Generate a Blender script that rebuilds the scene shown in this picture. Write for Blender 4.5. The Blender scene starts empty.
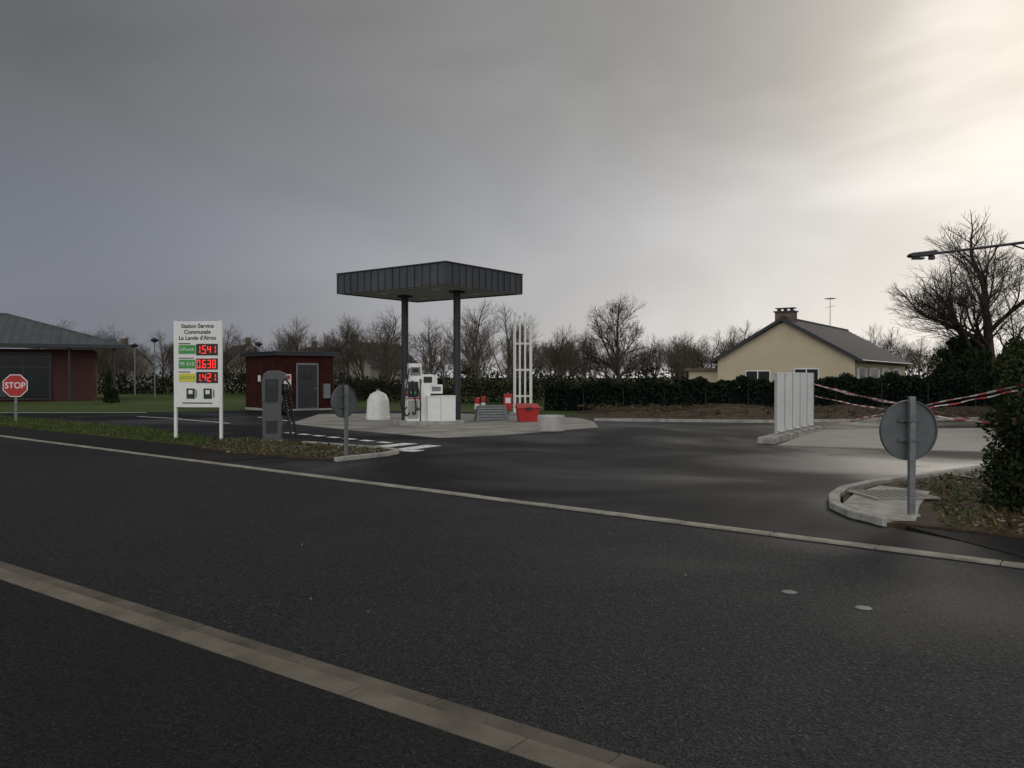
import bpy, math, random
import numpy as np
from mathutils import Vector, Matrix
random.seed(7); np.random.seed(7)
R=math.radians
sc=bpy.context.scene
COL=sc.collection

# ---------------------------------------------------------------- materials
def mat(name,col,rough=0.7,metal=0.0,var=0.15,scale=3.0,bump=0.0,bscale=40.0,spec=0.5,col2=None,emit=0.0,rvar=0.0,dirt=0.0):
    m=bpy.data.materials.new(name); m.use_nodes=True
    nt=m.node_tree; b=nt.nodes["Principled BSDF"]
    tc=nt.nodes.new("ShaderNodeTexCoord")
    n=nt.nodes.new("ShaderNodeTexNoise"); n.inputs["Scale"].default_value=scale; n.inputs["Detail"].default_value=3
    n.inputs["Roughness"].default_value=0.65
    nt.links.new(tc.outputs["Object"],n.inputs["Vector"])
    cr=nt.nodes.new("ShaderNodeValToRGB")
    c2=col2 if col2 else tuple(min(1,c*(1+var)) for c in col)
    c1=tuple(c*(1-var) for c in col)
    cr.color_ramp.elements[0].position=0.32; cr.color_ramp.elements[0].color=(*c1,1)
    cr.color_ramp.elements[1].position=0.68; cr.color_ramp.elements[1].color=(*c2,1)
    nt.links.new(n.outputs["Fac"],cr.inputs["Fac"])
    nt.links.new(cr.outputs["Color"],b.inputs["Base Color"])
    b.inputs["Roughness"].default_value=rough; b.inputs["Metallic"].default_value=metal
    b.inputs["Specular IOR Level"].default_value=spec
    if rvar:
        mr=nt.nodes.new("ShaderNodeMapRange")
        mr.inputs["From Min"].default_value=0.3; mr.inputs["From Max"].default_value=0.7
        mr.inputs["To Min"].default_value=rough-rvar; mr.inputs["To Max"].default_value=rough+rvar
        nt.links.new(n.outputs["Fac"],mr.inputs["Value"]); nt.links.new(mr.outputs[0],b.inputs["Roughness"])
    if bump:
        n2=nt.nodes.new("ShaderNodeTexNoise"); n2.inputs["Scale"].default_value=bscale; n2.inputs["Detail"].default_value=3
        nt.links.new(tc.outputs["Object"],n2.inputs["Vector"])
        bp=nt.nodes.new("ShaderNodeBump"); bp.inputs["Strength"].default_value=bump; bp.inputs["Distance"].default_value=0.02
        nt.links.new(n2.outputs["Fac"],bp.inputs["Height"]); nt.links.new(bp.outputs[0],b.inputs["Normal"])
    if emit:
        b.inputs["Emission Color"].default_value=(*col,1); b.inputs["Emission Strength"].default_value=emit
    return m

def asphalt(name,base,rough,spk,patch_scale,patch_var,rv,bstr=0.6,agg=90.0,spec=0.25,spv=0.0):
    m=bpy.data.materials.new(name); m.use_nodes=True
    nt=m.node_tree; N=nt.nodes; L=nt.links; b=N["Principled BSDF"]
    tc=N.new("ShaderNodeTexCoord")
    big=N.new("ShaderNodeTexNoise"); big.inputs["Scale"].default_value=patch_scale; big.inputs["Detail"].default_value=5; big.inputs["Distortion"].default_value=0.6
    L.new(tc.outputs["Object"],big.inputs["Vector"])
    vor=N.new("ShaderNodeTexVoronoi"); vor.inputs["Scale"].default_value=agg
    L.new(tc.outputs["Object"],vor.inputs["Vector"])
    fine=N.new("ShaderNodeTexNoise"); fine.inputs["Scale"].default_value=agg*0.45; fine.inputs["Detail"].default_value=3; fine.inputs["Roughness"].default_value=0.75
    L.new(tc.outputs["Object"],fine.inputs["Vector"])
    sep=N.new("ShaderNodeSeparateColor"); L.new(vor.outputs["Color"],sep.inputs[0])
    def mrn(x,a,b_,c,d):
        r=N.new("ShaderNodeMapRange"); r.inputs["From Min"].default_value=a; r.inputs["From Max"].default_value=b_
        r.inputs["To Min"].default_value=c; r.inputs["To Max"].default_value=d; L.new(x,r.inputs["Value"]); return r.outputs[0]
    def mul(a,b_,op='MULTIPLY'):
        q=N.new("ShaderNodeMath"); q.operation=op; L.new(a,q.inputs[0]); L.new(b_,q.inputs[1]); return q.outputs[0]
    ad=mul(mrn(sep.outputs[0],0,1,1-spk,1+spk),mrn(sep.outputs[1],0.93,0.99,0,spk*3),'ADD')
    k=mul(mul(ad,mrn(big.outputs["Fac"],0.3,0.7,1+patch_var,1-patch_var)),mrn(fine.outputs["Fac"],0.3,0.7,0.6,1.4))
    vm=N.new("ShaderNodeVectorMath"); vm.operation='SCALE'; vm.inputs[0].default_value=base; L.new(k,vm.inputs["Scale"])
    L.new(vm.outputs[0],b.inputs["Base Color"])
    L.new(mrn(big.outputs["Fac"],0.35,0.65,rough+rv,rough-rv),b.inputs["Roughness"])
    L.new(mrn(big.outputs["Fac"],0.45,0.68,spec,spec+spv),b.inputs["Specular IOR Level"])
    bp=N.new("ShaderNodeBump"); bp.inputs["Strength"].default_value=bstr; bp.inputs["Distance"].default_value=0.006
    L.new(vor.outputs["Distance"],bp.inputs["Height"])
    bp2=N.new("ShaderNodeBump"); bp2.inputs["Strength"].default_value=bstr*0.6; bp2.inputs["Distance"].default_value=0.008
    L.new(fine.outputs["Fac"],bp2.inputs["Height"]); L.new(bp.outputs[0],bp2.inputs["Normal"])
    L.new(bp2.outputs[0],b.inputs["Normal"])
    return m

M={}
M['road']=asphalt("road_asphalt",(0.0205,0.0213,0.0232),0.74,0.65,0.40,0.22,0.08,0.7,80,0.12,0.06)
M['fore']=asphalt("forecourt_asphalt",(0.0100,0.0106,0.0122),0.56,0.35,0.22,0.25,0.16,0.4,90,0.06,0.16)
M['pave']=asphalt("pavement_asphalt",(0.0175,0.0175,0.018),0.8,0.5,0.8,0.15,0.06,0.7,110,0.12)
M['walk']=asphalt("verge_path_asphalt",(0.022,0.021,0.0205),0.85,0.4,0.8,0.25,0.05,spec=0.08)
M['kerb']=mat("kerb_concrete",(0.160,0.142,0.114),0.88,var=0.28,scale=2.2,bump=0.4,bscale=60,spec=0.15)
M['kerb2']=mat("gutter_concrete",(0.118,0.104,0.084),0.88,var=0.32,scale=2.0,bump=0.4,bscale=60,spec=0.15)
M['kerbo']=mat("weathered_kerb",(0.29,0.275,0.235),0.88,var=0.3,scale=3,bump=0.3,bscale=50,spec=0.15)
M['kerbn']=mat("new_kerb_concrete",(0.33,0.32,0.29),0.85,var=0.3,scale=4,bump=0.3,bscale=50,spec=0.2)
M['conc']=mat("concrete_pad_mat",(0.27,0.26,0.235),0.78,var=0.25,scale=0.9,bump=0.2,bscale=30,rvar=0.1,spec=0.25)
M['concl']=mat("pale_concrete",(0.42,0.41,0.39),0.8,var=0.15,scale=4,bump=0.2,bscale=40,spec=0.2)
M['white']=mat("white_paint",(0.78,0.78,0.76),0.5,var=0.05,scale=6)
M['panelw']=mat("white_panel",(0.68,0.69,0.69),0.5,var=0.08,scale=2)
M['line']=mat("road_marking_paint",(0.70,0.70,0.68),0.6,var=0.2,scale=9)
M['dgrey']=mat("anthracite_metal",(0.030,0.032,0.036),0.45,0.3,var=0.15,scale=2)
M['fascia']=mat("zinc_fascia",(0.072,0.078,0.085),0.45,0.4,var=0.2,scale=1.2)
M['soffit']=mat("canopy_soffit",(0.36,0.36,0.35),0.6,var=0.1,scale=1)
M['grey']=mat("grey_metal",(0.20,0.205,0.21),0.45,0.5,var=0.12,scale=5)
M['charger']=mat("charger_grey",(0.085,0.09,0.09),0.45,0.2,var=0.12,scale=5)
M['galv']=mat("galvanised_steel",(0.19,0.20,0.205),0.55,0.5,var=0.2,scale=12)
M['signback']=mat("sign_back_aluminium",(0.125,0.135,0.14),0.6,0.4,var=0.15,scale=4)
M['black']=mat("black_plastic",(0.012,0.012,0.013),0.45,var=0.1)
M['red']=mat("red_plastic",(0.42,0.020,0.018),0.45,var=0.1,scale=4)
M['redw']=mat("red_cladding",(0.044,0.012,0.010),0.85,var=0.35,scale=2.2,bump=0.2,spec=0.15)
M['green']=mat("green_print",(0.05,0.30,0.06),0.5,var=0.05)
M['yellow']=mat("yellow_print",(0.65,0.60,0.06),0.5,var=0.05)
M['led']=mat("led_red",(1.0,0.035,0.02),0.5,var=0.0,emit=1.0)
M['glass']=mat("dark_glass",(0.015,0.018,0.021),0.1,var=0.2,scale=0.7,spec=0.6)
M['glass2']=mat("curtain_wall_glass",(0.010,0.012,0.014),0.2,var=0.3,scale=0.7,spec=0.25)
M['house']=mat("house_render",(0.56,0.48,0.34),0.9,var=0.06,scale=0.8,bump=0.15,bscale=30,spec=0.2)
M['slate']=mat("slate_roof",(0.055,0.058,0.064),0.85,var=0.25,scale=4,rvar=0.08,spec=0.25,bump=0.4,bscale=8)
M['tile']=mat("brown_tile",(0.13,0.09,0.07),0.8,var=0.25,scale=3)
M['metalroof']=mat("standing_seam_zinc",(0.125,0.138,0.142),0.5,0.5,var=0.15,scale=1)
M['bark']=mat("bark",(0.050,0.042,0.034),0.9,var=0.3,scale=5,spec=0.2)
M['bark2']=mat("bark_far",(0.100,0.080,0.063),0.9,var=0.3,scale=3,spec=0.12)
M['soil']=mat("soil",(0.060,0.042,0.028),0.95,var=0.45,scale=3.5,bump=1.0,bscale=18,spec=0.2)
M['leafd']=mat("dead_leaf",(0.09,0.055,0.03),0.8,var=0.4,scale=8,spec=0.2)
M['stone']=mat("rubble",(0.20,0.18,0.155),0.9,var=0.4,scale=8,spec=0.2)
M['ever']=mat("evergreen_leaf",(0.020,0.034,0.013),0.8,var=0.45,scale=2.5,spec=0.12)
M['thuja']=mat("thuja_leaf",(0.045,0.055,0.022),0.8,var=0.4,scale=2.0,spec=0.12)
M['ivy']=mat("ivy_leaf",(0.016,0.026,0.011),0.8,var=0.4,scale=2.0,spec=0.12)
M['hedge']=mat("hedge_leaf",(0.015,0.023,0.013),0.88,var=0.45,scale=1.5,spec=0.08)
M['fard']=mat("far_hedge_leaf",(0.014,0.019,0.011),0.95,var=0.4,scale=0.8,spec=0.03)
M['brush']=mat("brush_twig",(0.034,0.027,0.020),0.95,var=0.4,scale=1.5,spec=0.03)
M['net']=mat("green_netting",(0.004,0.009,0.0075),0.95,var=0.35,scale=1.5,spec=0.03)
M['grassb']=mat("grass_blade",(0.055,0.085,0.024),0.8,var=0.4,scale=1.2,spec=0.12)
M['dry']=mat("dry_grass",(0.12,0.10,0.05),0.85,var=0.35,scale=2,spec=0.12)
M['beige']=mat("beige_wall",(0.30,0.28,0.25),0.9,var=0.1,scale=1)
M['curtain']=mat("blind",(0.05,0.052,0.055),0.8,var=0.4,scale=1.5)

def ground_mat():
    m=bpy.data.materials.new("meadow"); m.use_nodes=True
    nt=m.node_tree;N=nt.nodes;L=nt.links;b=N["Principled BSDF"]
    tc=N.new("ShaderNodeTexCoord")
    a=N.new("ShaderNodeTexNoise");a.inputs["Scale"].default_value=0.12;a.inputs["Detail"].default_value=6
    c=N.new("ShaderNodeTexNoise");c.inputs["Scale"].default_value=6;c.inputs["Detail"].default_value=5
    L.new(tc.outputs["Object"],a.inputs["Vector"]);L.new(tc.outputs["Object"],c.inputs["Vector"])
    r=N.new("ShaderNodeValToRGB")
    e=r.color_ramp.elements
    e[0].position=0.35;e[0].color=(0.050,0.085,0.022,1)
    e[1].position=0.72;e[1].color=(0.095,0.105,0.04,1)
    r2=N.new("ShaderNodeMapRange");r2.inputs["To Min"].default_value=0.35;r2.inputs["To Max"].default_value=1.4
    L.new(a.outputs["Fac"],r.inputs["Fac"]);L.new(c.outputs["Fac"],r2.inputs["Value"])
    v=N.new("ShaderNodeVectorMath");v.operation='SCALE'
    L.new(r.outputs["Color"],v.inputs[0]);L.new(r2.outputs[0],v.inputs["Scale"])
    L.new(v.outputs[0],b.inputs["Base Color"]);b.inputs["Roughness"].default_value=0.95;b.inputs["Specular IOR Level"].default_value=0.1
    bp=N.new("ShaderNodeBump");bp.inputs["Strength"].default_value=0.8;bp.inputs["Distance"].default_value=0.05
    L.new(c.outputs["Fac"],bp.inputs["Height"]);L.new(bp.outputs[0],b.inputs["Normal"])
    return m
M['meadow']=ground_mat()

def brickmat():
    m=bpy.data.materials.new("red_brick"); m.use_nodes=True
    nt=m.node_tree;N=nt.nodes;L=nt.links;b=N["Principled BSDF"]
    tc=N.new("ShaderNodeTexCoord");mp=N.new("ShaderNodeMapping");mp.inputs["Rotation"].default_value=(R(90),0,0)
    br=N.new("ShaderNodeTexBrick");br.inputs["Scale"].default_value=3
    br.inputs["Color1"].default_value=(0.068,0.018,0.015,1);br.inputs["Color2"].default_value=(0.045,0.014,0.012,1);br.inputs["Mortar"].default_value=(0.055,0.032,0.028,1)
    L.new(tc.outputs["Object"],mp.inputs["Vector"]);L.new(mp.outputs[0],br.inputs["Vector"]);L.new(br.outputs["Color"],b.inputs["Base Color"])
    b.inputs["Roughness"].default_value=0.85
    return m
M['brick']=brickmat()
def tapemat():
    m=bpy.data.materials.new("barrier_tape_mat"); m.use_nodes=True
    nt=m.node_tree;N=nt.nodes;L=nt.links;b=N["Principled BSDF"]
    tc=N.new("ShaderNodeTexCoord");w=N.new("ShaderNodeTexWave");w.inputs["Scale"].default_value=1.0;w.bands_direction='DIAGONAL'
    L.new(tc.outputs["Object"],w.inputs["Vector"])
    r=N.new("ShaderNodeValToRGB");r.color_ramp.interpolation='CONSTANT'
    r.color_ramp.elements[0].color=(0.45,0.06,0.06,1);r.color_ramp.elements[1].position=0.5;r.color_ramp.elements[1].color=(0.65,0.60,0.59,1)
    L.new(w.outputs["Fac"],r.inputs["Fac"]);L.new(r.outputs["Color"],b.inputs["Base Color"]);b.inputs["Roughness"].default_value=0.4
    return m
M['tape']=tapemat()

# ---------------------------------------------------------------- mesh builder
class MB:
    def __init__(s): s.v=[];s.f=[];s.mi=[];s.mats=[]
    def _m(s,k):
        if k not in s.mats: s.mats.append(k)
        return s.mats.index(k)
    def add(s,vs,fs,k):
        o=len(s.v); s.v+= [tuple(x) for x in vs]; i=s._m(k)
        for f in fs: s.f.append(tuple(a+o for a in f)); s.mi.append(i)
        return s
    def box(s,x0,x1,y0,y1,z0,z1,k,ch=0.0):
        vs=[(x0,y0,z0),(x1,y0,z0),(x1,y1,z0),(x0,y1,z0),(x0,y0,z1),(x1,y0,z1),(x1,y1,z1),(x0,y1,z1)]
        return s.add(vs,[(0,3,2,1),(4,5,6,7),(0,1,5,4),(1,2,6,5),(2,3,7,6),(3,0,4,7)],k)
    def prism(s,pts,z0,z1,k):
        n=len(pts)
        a=sum(pts[i][0]*pts[(i+1)%n][1]-pts[(i+1)%n][0]*pts[i][1] for i in range(n))
        if a<0: pts=pts[::-1]
        vs=[(p[0],p[1],z0) for p in pts]+[(p[0],p[1],z1) for p in pts]
        fs=[tuple(range(n,2*n)),tuple(range(n-1,-1,-1))]+[(i,(i+1)%n,n+(i+1)%n,n+i) for i in range(n)]
        return s.add(vs,fs,k)
    def tube(s,p0,p1,r0,r1,k,n=8,cap=True):
        p0=Vector(p0);p1=Vector(p1);d=(p1-p0)
        if d.length<1e-6: return s
        d.normalize(); a=d.orthogonal().normalized(); b=d.cross(a)
        vs=[]
        for p,r in((p0,r0),(p1,r1)):
            for i in range(n):
                t=2*math.pi*i/n; vs.append(p+(a*math.cos(t)+b*math.sin(t))*r)
        fs=[(i,(i+1)%n,n+(i+1)%n,n+i) for i in range(n)]
        if cap: fs+= [tuple(range(n-1,-1,-1)),tuple(range(n,2*n))]
        return s.add(vs,fs,k)
    def path(s,pts,r,k,n=8):
        for a,b in zip(pts[:-1],pts[1:]): s.tube(a,b,r,r,k,n)
        return s
    def lathe(s,cx,cy,prof,k,n=24):
        vs=[];fs=[]
        for r,z in prof:
            for i in range(n):
                t=2*math.pi*i/n; vs.append((cx+r*math.cos(t),cy+r*math.sin(t),z))
        for j in range(len(prof)-1):
            for i in range(n): fs.append((j*n+i,j*n+(i+1)%n,(j+1)*n+(i+1)%n,(j+1)*n+i))
        fs.append(tuple(range((len(prof)-1)*n,len(prof)*n))); fs.append(tuple(range(n-1,-1,-1)))
        return s.add(vs,fs,k)
    def obj(s,name,parent=None,smooth=False,bevel=0.0,loc=None,rotz=0.0):
        me=bpy.data.meshes.new(name); me.from_pydata(s.v,[],s.f)
        for k in s.mats: me.materials.append(M[k])
        me.polygons.foreach_set("material_index",s.mi)
        if smooth: me.polygons.foreach_set("use_smooth",[True]*len(s.f))
        me.update()
        o=bpy.data.objects.new(name,me); COL.objects.link(o)
        if parent: o.parent=parent
        if loc: o.location=loc
        if rotz: o.rotation_euler=(0,0,rotz)
        if bevel:
            b=o.modifiers.new("bevel",'BEVEL'); b.width=bevel; b.segments=2; b.limit_method='ANGLE'
        return o
def grp(name,loc,rotz=0.0):
    e=bpy.data.objects.new(name,None); e.location=loc; e.rotation_euler=(0,0,rotz); e.empty_display_size=0.3
    COL.objects.link(e); return e
def text(name,s,size,loc,parent,k,rot=(R(90),0,0),ext=0.002,align='CENTER',font_scale_x=1.0):
    c=bpy.data.curves.new(name,'FONT'); c.body=s; c.size=size; c.align_x=align; c.align_y='CENTER'; c.extrude=ext
    c.materials.append(M[k]); o=bpy.data.objects.new(name,c); COL.objects.link(o); o.parent=parent; o.location=loc; o.rotation_euler=rot; o.scale=(font_scale_x,1,1)
    return o
def quads(name,C,U,V,k,parent=None,mats=None,mi=None):
    n=len(C); P=np.empty((n,4,3)); P[:,0]=C-U-V;P[:,1]=C+U-V*0.4;P[:,2]=C+U*0.9+V;P[:,3]=C-U*0.5+V*0.7
    me=bpy.data.meshes.new(name); me.vertices.add(4*n); me.vertices.foreach_set("co",P.reshape(-1))
    me.loops.add(4*n); me.loops.foreach_set("vertex_index",np.arange(4*n,dtype=np.int32))
    me.polygons.add(n); me.polygons.foreach_set("loop_start",np.arange(0,4*n,4,dtype=np.int32))
    try: me.polygons.foreach_set("loop_total",np.full(n,4,dtype=np.int32))
    except Exception: pass
    for kk in (mats or [k]): me.materials.append(M[kk])
    if mi is not None: me.polygons.foreach_set("material_index",mi.astype(np.int32))
    me.update(); me.validate()
    o=bpy.data.objects.new(name,me); COL.objects.link(o)
    if parent: o.parent=parent
    return o
def rdirs(n):
    a=np.random.normal(size=(n,3)); return a/np.linalg.norm(a,axis=1)[:,None]
def leafcloud(name,C,size,k,parent=None,mats=None,mi=None,flat=False):
    n=len(C); U=rdirs(n); W=rdirs(n); V=np.cross(U,W); V/= (np.linalg.norm(V,axis=1)[:,None]+1e-9)
    if flat:
        U[:,2]*=0.25; V[:,2]*=0.25
    s=(size*np.random.uniform(0.5,1.4,n))[:,None]
    return quads(name,C,U*s*0.5,V*s*0.4,k,parent,mats,mi)

# ---------------------------------------------------------------- world
w=bpy.data.worlds.new("World"); sc.world=w; w.use_nodes=True
nt=w.node_tree;N=nt.nodes;L=nt.links;N.clear()
out=N.new("ShaderNodeOutputWorld");bg=N.new("ShaderNodeBackground");bg2=N.new("ShaderNodeBackground");adds=N.new("ShaderNodeAddShader")
sky=N.new("ShaderNodeTexSky");sky.sky_type='NISHITA';sky.sun_disc=False;sky.sun_elevation=R(22);sky.sun_rotation=R(33.5)
sky.air_density=1.5;sky.dust_density=3
bg2.inputs["Strength"].default_value=0.004;L.new(sky.outputs[0],bg2.inputs["Color"])
tc=N.new("ShaderNodeTexCoord");nrm=N.new("ShaderNodeVectorMath");nrm.operation='NORMALIZE';L.new(tc.outputs["Generated"],nrm.inputs[0])
D=nrm.outputs[0]
S=Vector((0.53,0.80,0.39)).normalized()
def mth(op,a,b=None,clamp=False):
    n=N.new("ShaderNodeMath");n.operation=op;n.use_clamp=clamp
    for i,x in enumerate((a,b)):
        if x is None: continue
        if isinstance(x,(int,float)): n.inputs[i].default_value=x
        else: L.new(x,n.inputs[i])
    return n.outputs[0]
def mr(x,a,b,c,d,sm=False):
    n=N.new("ShaderNodeMapRange");L.new(x,n.inputs["Value"])
    if sm:n.interpolation_type='SMOOTHSTEP'
    n.inputs["From Min"].default_value=a;n.inputs["From Max"].default_value=b;n.inputs["To Min"].default_value=c;n.inputs["To Max"].default_value=d
    return n.outputs[0]
dt=N.new("ShaderNodeVectorMath");dt.operation='DOT_PRODUCT';L.new(D,dt.inputs[0]);dt.inputs[1].default_value=S
sp=N.new("ShaderNodeSeparateXYZ");L.new(D,sp.inputs[0])
mp=N.new("ShaderNodeMapping");mp.inputs["Scale"].default_value=(1.3,1.3,3.0);mp.inputs["Rotation"].default_value=(0,R(24),0);L.new(D,mp.inputs[0])
no=N.new("ShaderNodeTexNoise");no.inputs["Scale"].default_value=1.5;no.inputs["Detail"].default_value=5;no.inputs["Roughness"].default_value=0.5;no.inputs["Distortion"].default_value=0.5
L.new(mp.outputs[0],no.inputs["Vector"])
cl=mr(no.outputs["Fac"],0.3,0.7,0.88,1.12,True)
clbig=mr(no.outputs["Fac"],0.3,0.7,-0.012,0.012)
d0=mth('MAXIMUM',mth('ADD',dt.outputs["Value"],clbig),0.0)
d=mth('MINIMUM',d0,1.0)
z=mth('ADD',sp.outputs["Z"],clbig)
t1=mr(d,0.45,0.90,0.0,0.105,True)
t2=mth('MULTIPLY',mth('POWER',d,12.0),0.16)
t3=mth('MULTIPLY',mth('POWER',d,50.0),0.56)
hz=mr(z,0.0,0.36,1.0,0.0); hz=mth('MULTIPLY',mth('MAXIMUM',hz,0),mth('MAXIMUM',hz,0))
t4=mth('MULTIPLY',mth('MULTIPLY',mth('POWER',d,6.0),hz),1.0)
back=mr(sp.outputs["Y"],0.15,-0.6,0.0,0.88,True)
warm=mth('ADD',mth('ADD',t2,t3),t4)
neu=mth('ADD',t1,back)
bc=N.new("ShaderNodeValToRGB");L.new(mr(z,0.0,0.42,0,1),bc.inputs[0])
bc.color_ramp.elements[0].color=(0.180,0.192,0.228,1);bc.color_ramp.elements[1].color=(0.112,0.112,0.115,1)
e=bc.color_ramp.elements.new(0.45);e.color=(0.150,0.161,0.196,1)
e=bc.color_ramp.elements.new(0.72);e.color=(0.130,0.132,0.140,1)
def cscale(col,f):
    n=N.new("ShaderNodeVectorMath");n.operation='SCALE';n.inputs[0].default_value=col;L.new(f,n.inputs["Scale"]);return n.outputs[0]
def vadd(a,b):
    n=N.new("ShaderNodeVectorMath");n.operation='ADD';L.new(a,n.inputs[0]);L.new(b,n.inputs[1]);return n.outputs[0]
tot=vadd(vadd(bc.outputs[0],cscale((1.0,0.965,0.88),warm)),cscale((1.01,1,0.98),neu))
f=N.new("ShaderNodeVectorMath");f.operation='SCALE';L.new(tot,f.inputs[0]);L.new(cl,f.inputs["Scale"])
L.new(f.outputs[0],bg.inputs["Color"]);bg.inputs["Strength"].default_value=1.0
L.new(bg.outputs[0],adds.inputs[0]);L.new(bg2.outputs[0],adds.inputs[1]);L.new(adds.outputs[0],out.inputs["Surface"])
sun=bpy.data.lights.new("sun",'SUN');sun.energy=0.6;sun.angle=R(14);sun.color=(1,0.93,0.82)
so=bpy.data.objects.new("sun",sun);COL.objects.link(so);so.rotation_euler=(-S).to_track_quat('-Z','Y').to_euler()

# ---------------------------------------------------------------- camera
cam=bpy.data.cameras.new("camera");cam.lens=28.12;cam.sensor_width=36;cam.clip_end=3000
co=bpy.data.objects.new("camera",cam);COL.objects.link(co);co.location=(0,0,1.6);co.rotation_euler=(R(90-0.5),0,0);sc.camera=co

# ---------------------------------------------------------------- ground sheets
MB().prism([(-900,-300),(900,-300),(900,1500),(-900,1500)],-0.5,-0.03,'meadow').obj("ground")
kd=Vector((0.773,-0.634)); kn=Vector((0.634,0.773)); K0=Vector((-13.65,21.33))
def K(t,off=0.0):
    p=K0+kd*t+kn*off; return (p.x,p.y)
nd=Vector((0.81,-0.586)).normalized(); nn=Vector((-nd.y,nd.x)); N0=Vector((-4.4,6.88))
def NK(t,off=0.0):
    p=N0+nd*t+nn*off; return (p.x,p.y)
MB().prism([NK(-75,0),NK(22,0),K(38,0),K(-70,0)],-0.2,0.0,'road').obj("road")
MB().prism([NK(-75,-0.34),NK(22,-0.34),NK(22,-14),NK(-75,-14)],-0.2,0.05,'pave').obj("pavement")
def blocks(name,P,t0,t1,o0,o1,z,k,ln=1.0,gap=0.008,z0=-0.15):
    mb=MB();t=t0
    while t<t1:
        dz=random.uniform(-0.003,0.003); g=random.uniform(-0.002,0.002)
        mb.prism([P(t,o0+g),P(t+ln-gap,o0+g),P(t+ln-gap,o1+g),P(t,o1+g)],z0,z+dz,k); t+=ln
    return mb.obj(name,bevel=0.006)
blocks("kerb",NK,-60.35,22,-0.335,-0.185,0.055,'kerb',1.0,0.006)
blocks("gutter",NK,-60,22,-0.18,0.0,0.012,'kerb2',1.0,0.005)
blocks("kerb",K,-60,36,0.01,0.155,0.022,'kerbo',1.0)
MB().prism([K(-70,0.0),K(38,0.0),K(38,0.2),K(-70,0.2)],-0.2,0.004,'walk').obj("kerb_bed")
MB().prism([K(-70,0.17),K(10.6,0.17),K(10.6,1.65),K(-70,1.65)],-0.2,0.03,'walk').obj("footpath")
MB().prism([K(23.4,0.17),K(38,0.17),K(38,1.36),K(21.9,1.36)],-0.2,0.03,'walk').obj("footpath")
fore=[K(9.5,0.17),K(24.0,0.17),(3.9,8.5),(3.8,9.48),(4.3,10.65),(5.2,11.65),(8.6,14.1),(14,17.2),(32,24),(32,33),(14,28.5),(8.8,27.4),(2.9,28.6),(2.6,33),(-2,36),(-8,38.5),(-14,37),(-15.9,35.8),(-24.6,35.8),(-19,30.9),(-10.9,24.3),(-7.4,20.3),(-6.9,18.2)]
MB().prism(fore,-0.2,0.022,'fore').obj("forecourt")
def inpoly(P,poly):
    x,y=P[:,0],P[:,1];ins=np.zeros(len(P),bool);j=len(poly)-1
    for i in range(len(poly)):
        xi,yi=poly[i];xj,yj=poly[j]
        c=((yi>y)!=(yj>y))&(x<(xj-xi)*(y-yi)/((yj-yi)+1e-12)+xi); ins^=c; j=i
    return ins
def sample(poly,n):
    a=np.array(poly);lo=a.min(0);hi=a.max(0);P=np.random.uniform(lo,hi,(n*3,2));return P[inpoly(P,poly)][:n]
def blades(name,poly,z,n,h0,h1,mats=('grassb','dry'),dry=0.3):
    P=sample(poly,n);n=len(P)
    h=np.random.uniform(h0,h1,n)
    C=np.column_stack([P,np.full(n,z)+h*0.45])
    a=np.random.uniform(0,2*np.pi,n);wd=np.random.uniform(0.006,0.02,n)
    U=np.column_stack([np.cos(a)*wd,np.sin(a)*wd,np.zeros(n)])
    V=np.column_stack([np.random.normal(0,0.3,n)*h,np.random.normal(0,0.3,n)*h,h*0.5])
    mi=(np.random.rand(n)<dry).astype(int)
    return quads(name,C,U,V,mats[0],None,list(mats),mi)
vp=[K(-60,1.65),K(7.3,1.65),(-7.0,18.6),(-7.6,20.3),(-11.1,24.3),(-19,30.8),(-25,35.9),K(-20,5.0),K(-60,6)]
MB().prism(vp,-0.2,0.045,'meadow').obj("grass_verge")
vpn=[K(-14,1.65),K(7.3,1.65),(-7.0,18.6),(-7.6,20.3),(-11.1,24.3),(-19,30.8),(-23.6,34.6)]
blades("grass",vpn,0.045,26000,0.02,0.075,dry=0.15)

isl=[(-7.3,19.6),(-6.4,20.3),(-4.9,18.7),(-2.75,17.1),(-2.45,16.5),(-2.55,16.0),(-3.2,15.0),(-5.7,16.3),(-6.8,17.4)]
MB().prism(isl,-0.2,0.06,'soil').obj("soil_bed")
def kerbpath(name,pts,wd,z0,z1,k,closed=False):
    mb=MB();P=[Vector(p) for p in pts];n=len(P)
    L_,R_=[],[]
    for i in range(n):
        a=P[max(i-1,0)];b=P[min(i+1,n-1)];t=(b-a).normalized();nn_=Vector((-t.y,t.x))
        L_.append(P[i]+nn_*wd/2);R_.append(P[i]-nn_*wd/2)
    for i in range(n-1):
        seg=(P[i+1]-P[i]).length;m_=max(1,round(seg/1.0))
        for j in range(m_):
            a=j/m_;b=(j+1)/m_-0.006/seg
            q=[L_[i].lerp(L_[i+1],a),L_[i].lerp(L_[i+1],b),R_[i].lerp(R_[i+1],b),R_[i].lerp(R_[i+1],a)]
            mb.prism([(v.x,v.y) for v in q],z0,z1,k)
    return mb.obj(name,bevel=0.012)
kerbpath("kerb",[(-4.9,18.75),(-2.75,17.15),(-2.42,16.75),(-2.38,16.4),(-2.55,15.95),(-3.3,14.95)],0.12,-0.1,0.10,'kerbn')
risl=[(3.95,8.52),(3.9,9.4),(4.35,10.5),(5.25,11.5),(8.65,13.95),(14,17),(30,22),(30,6),K(30,1.34),K(22.0,1.34)]
MB().prism(risl,-0.2,0.05,'soil').obj("soil_bed")
kerbpath("kerb",[(14,17.1),(8.6,14.0),(5.2,11.58),(4.55,10.95),(4.15,10.3),(3.88,9.6),(3.85,9.0),(4.0,8.5)],0.13,-0.1,0.10,'kerbn')
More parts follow.
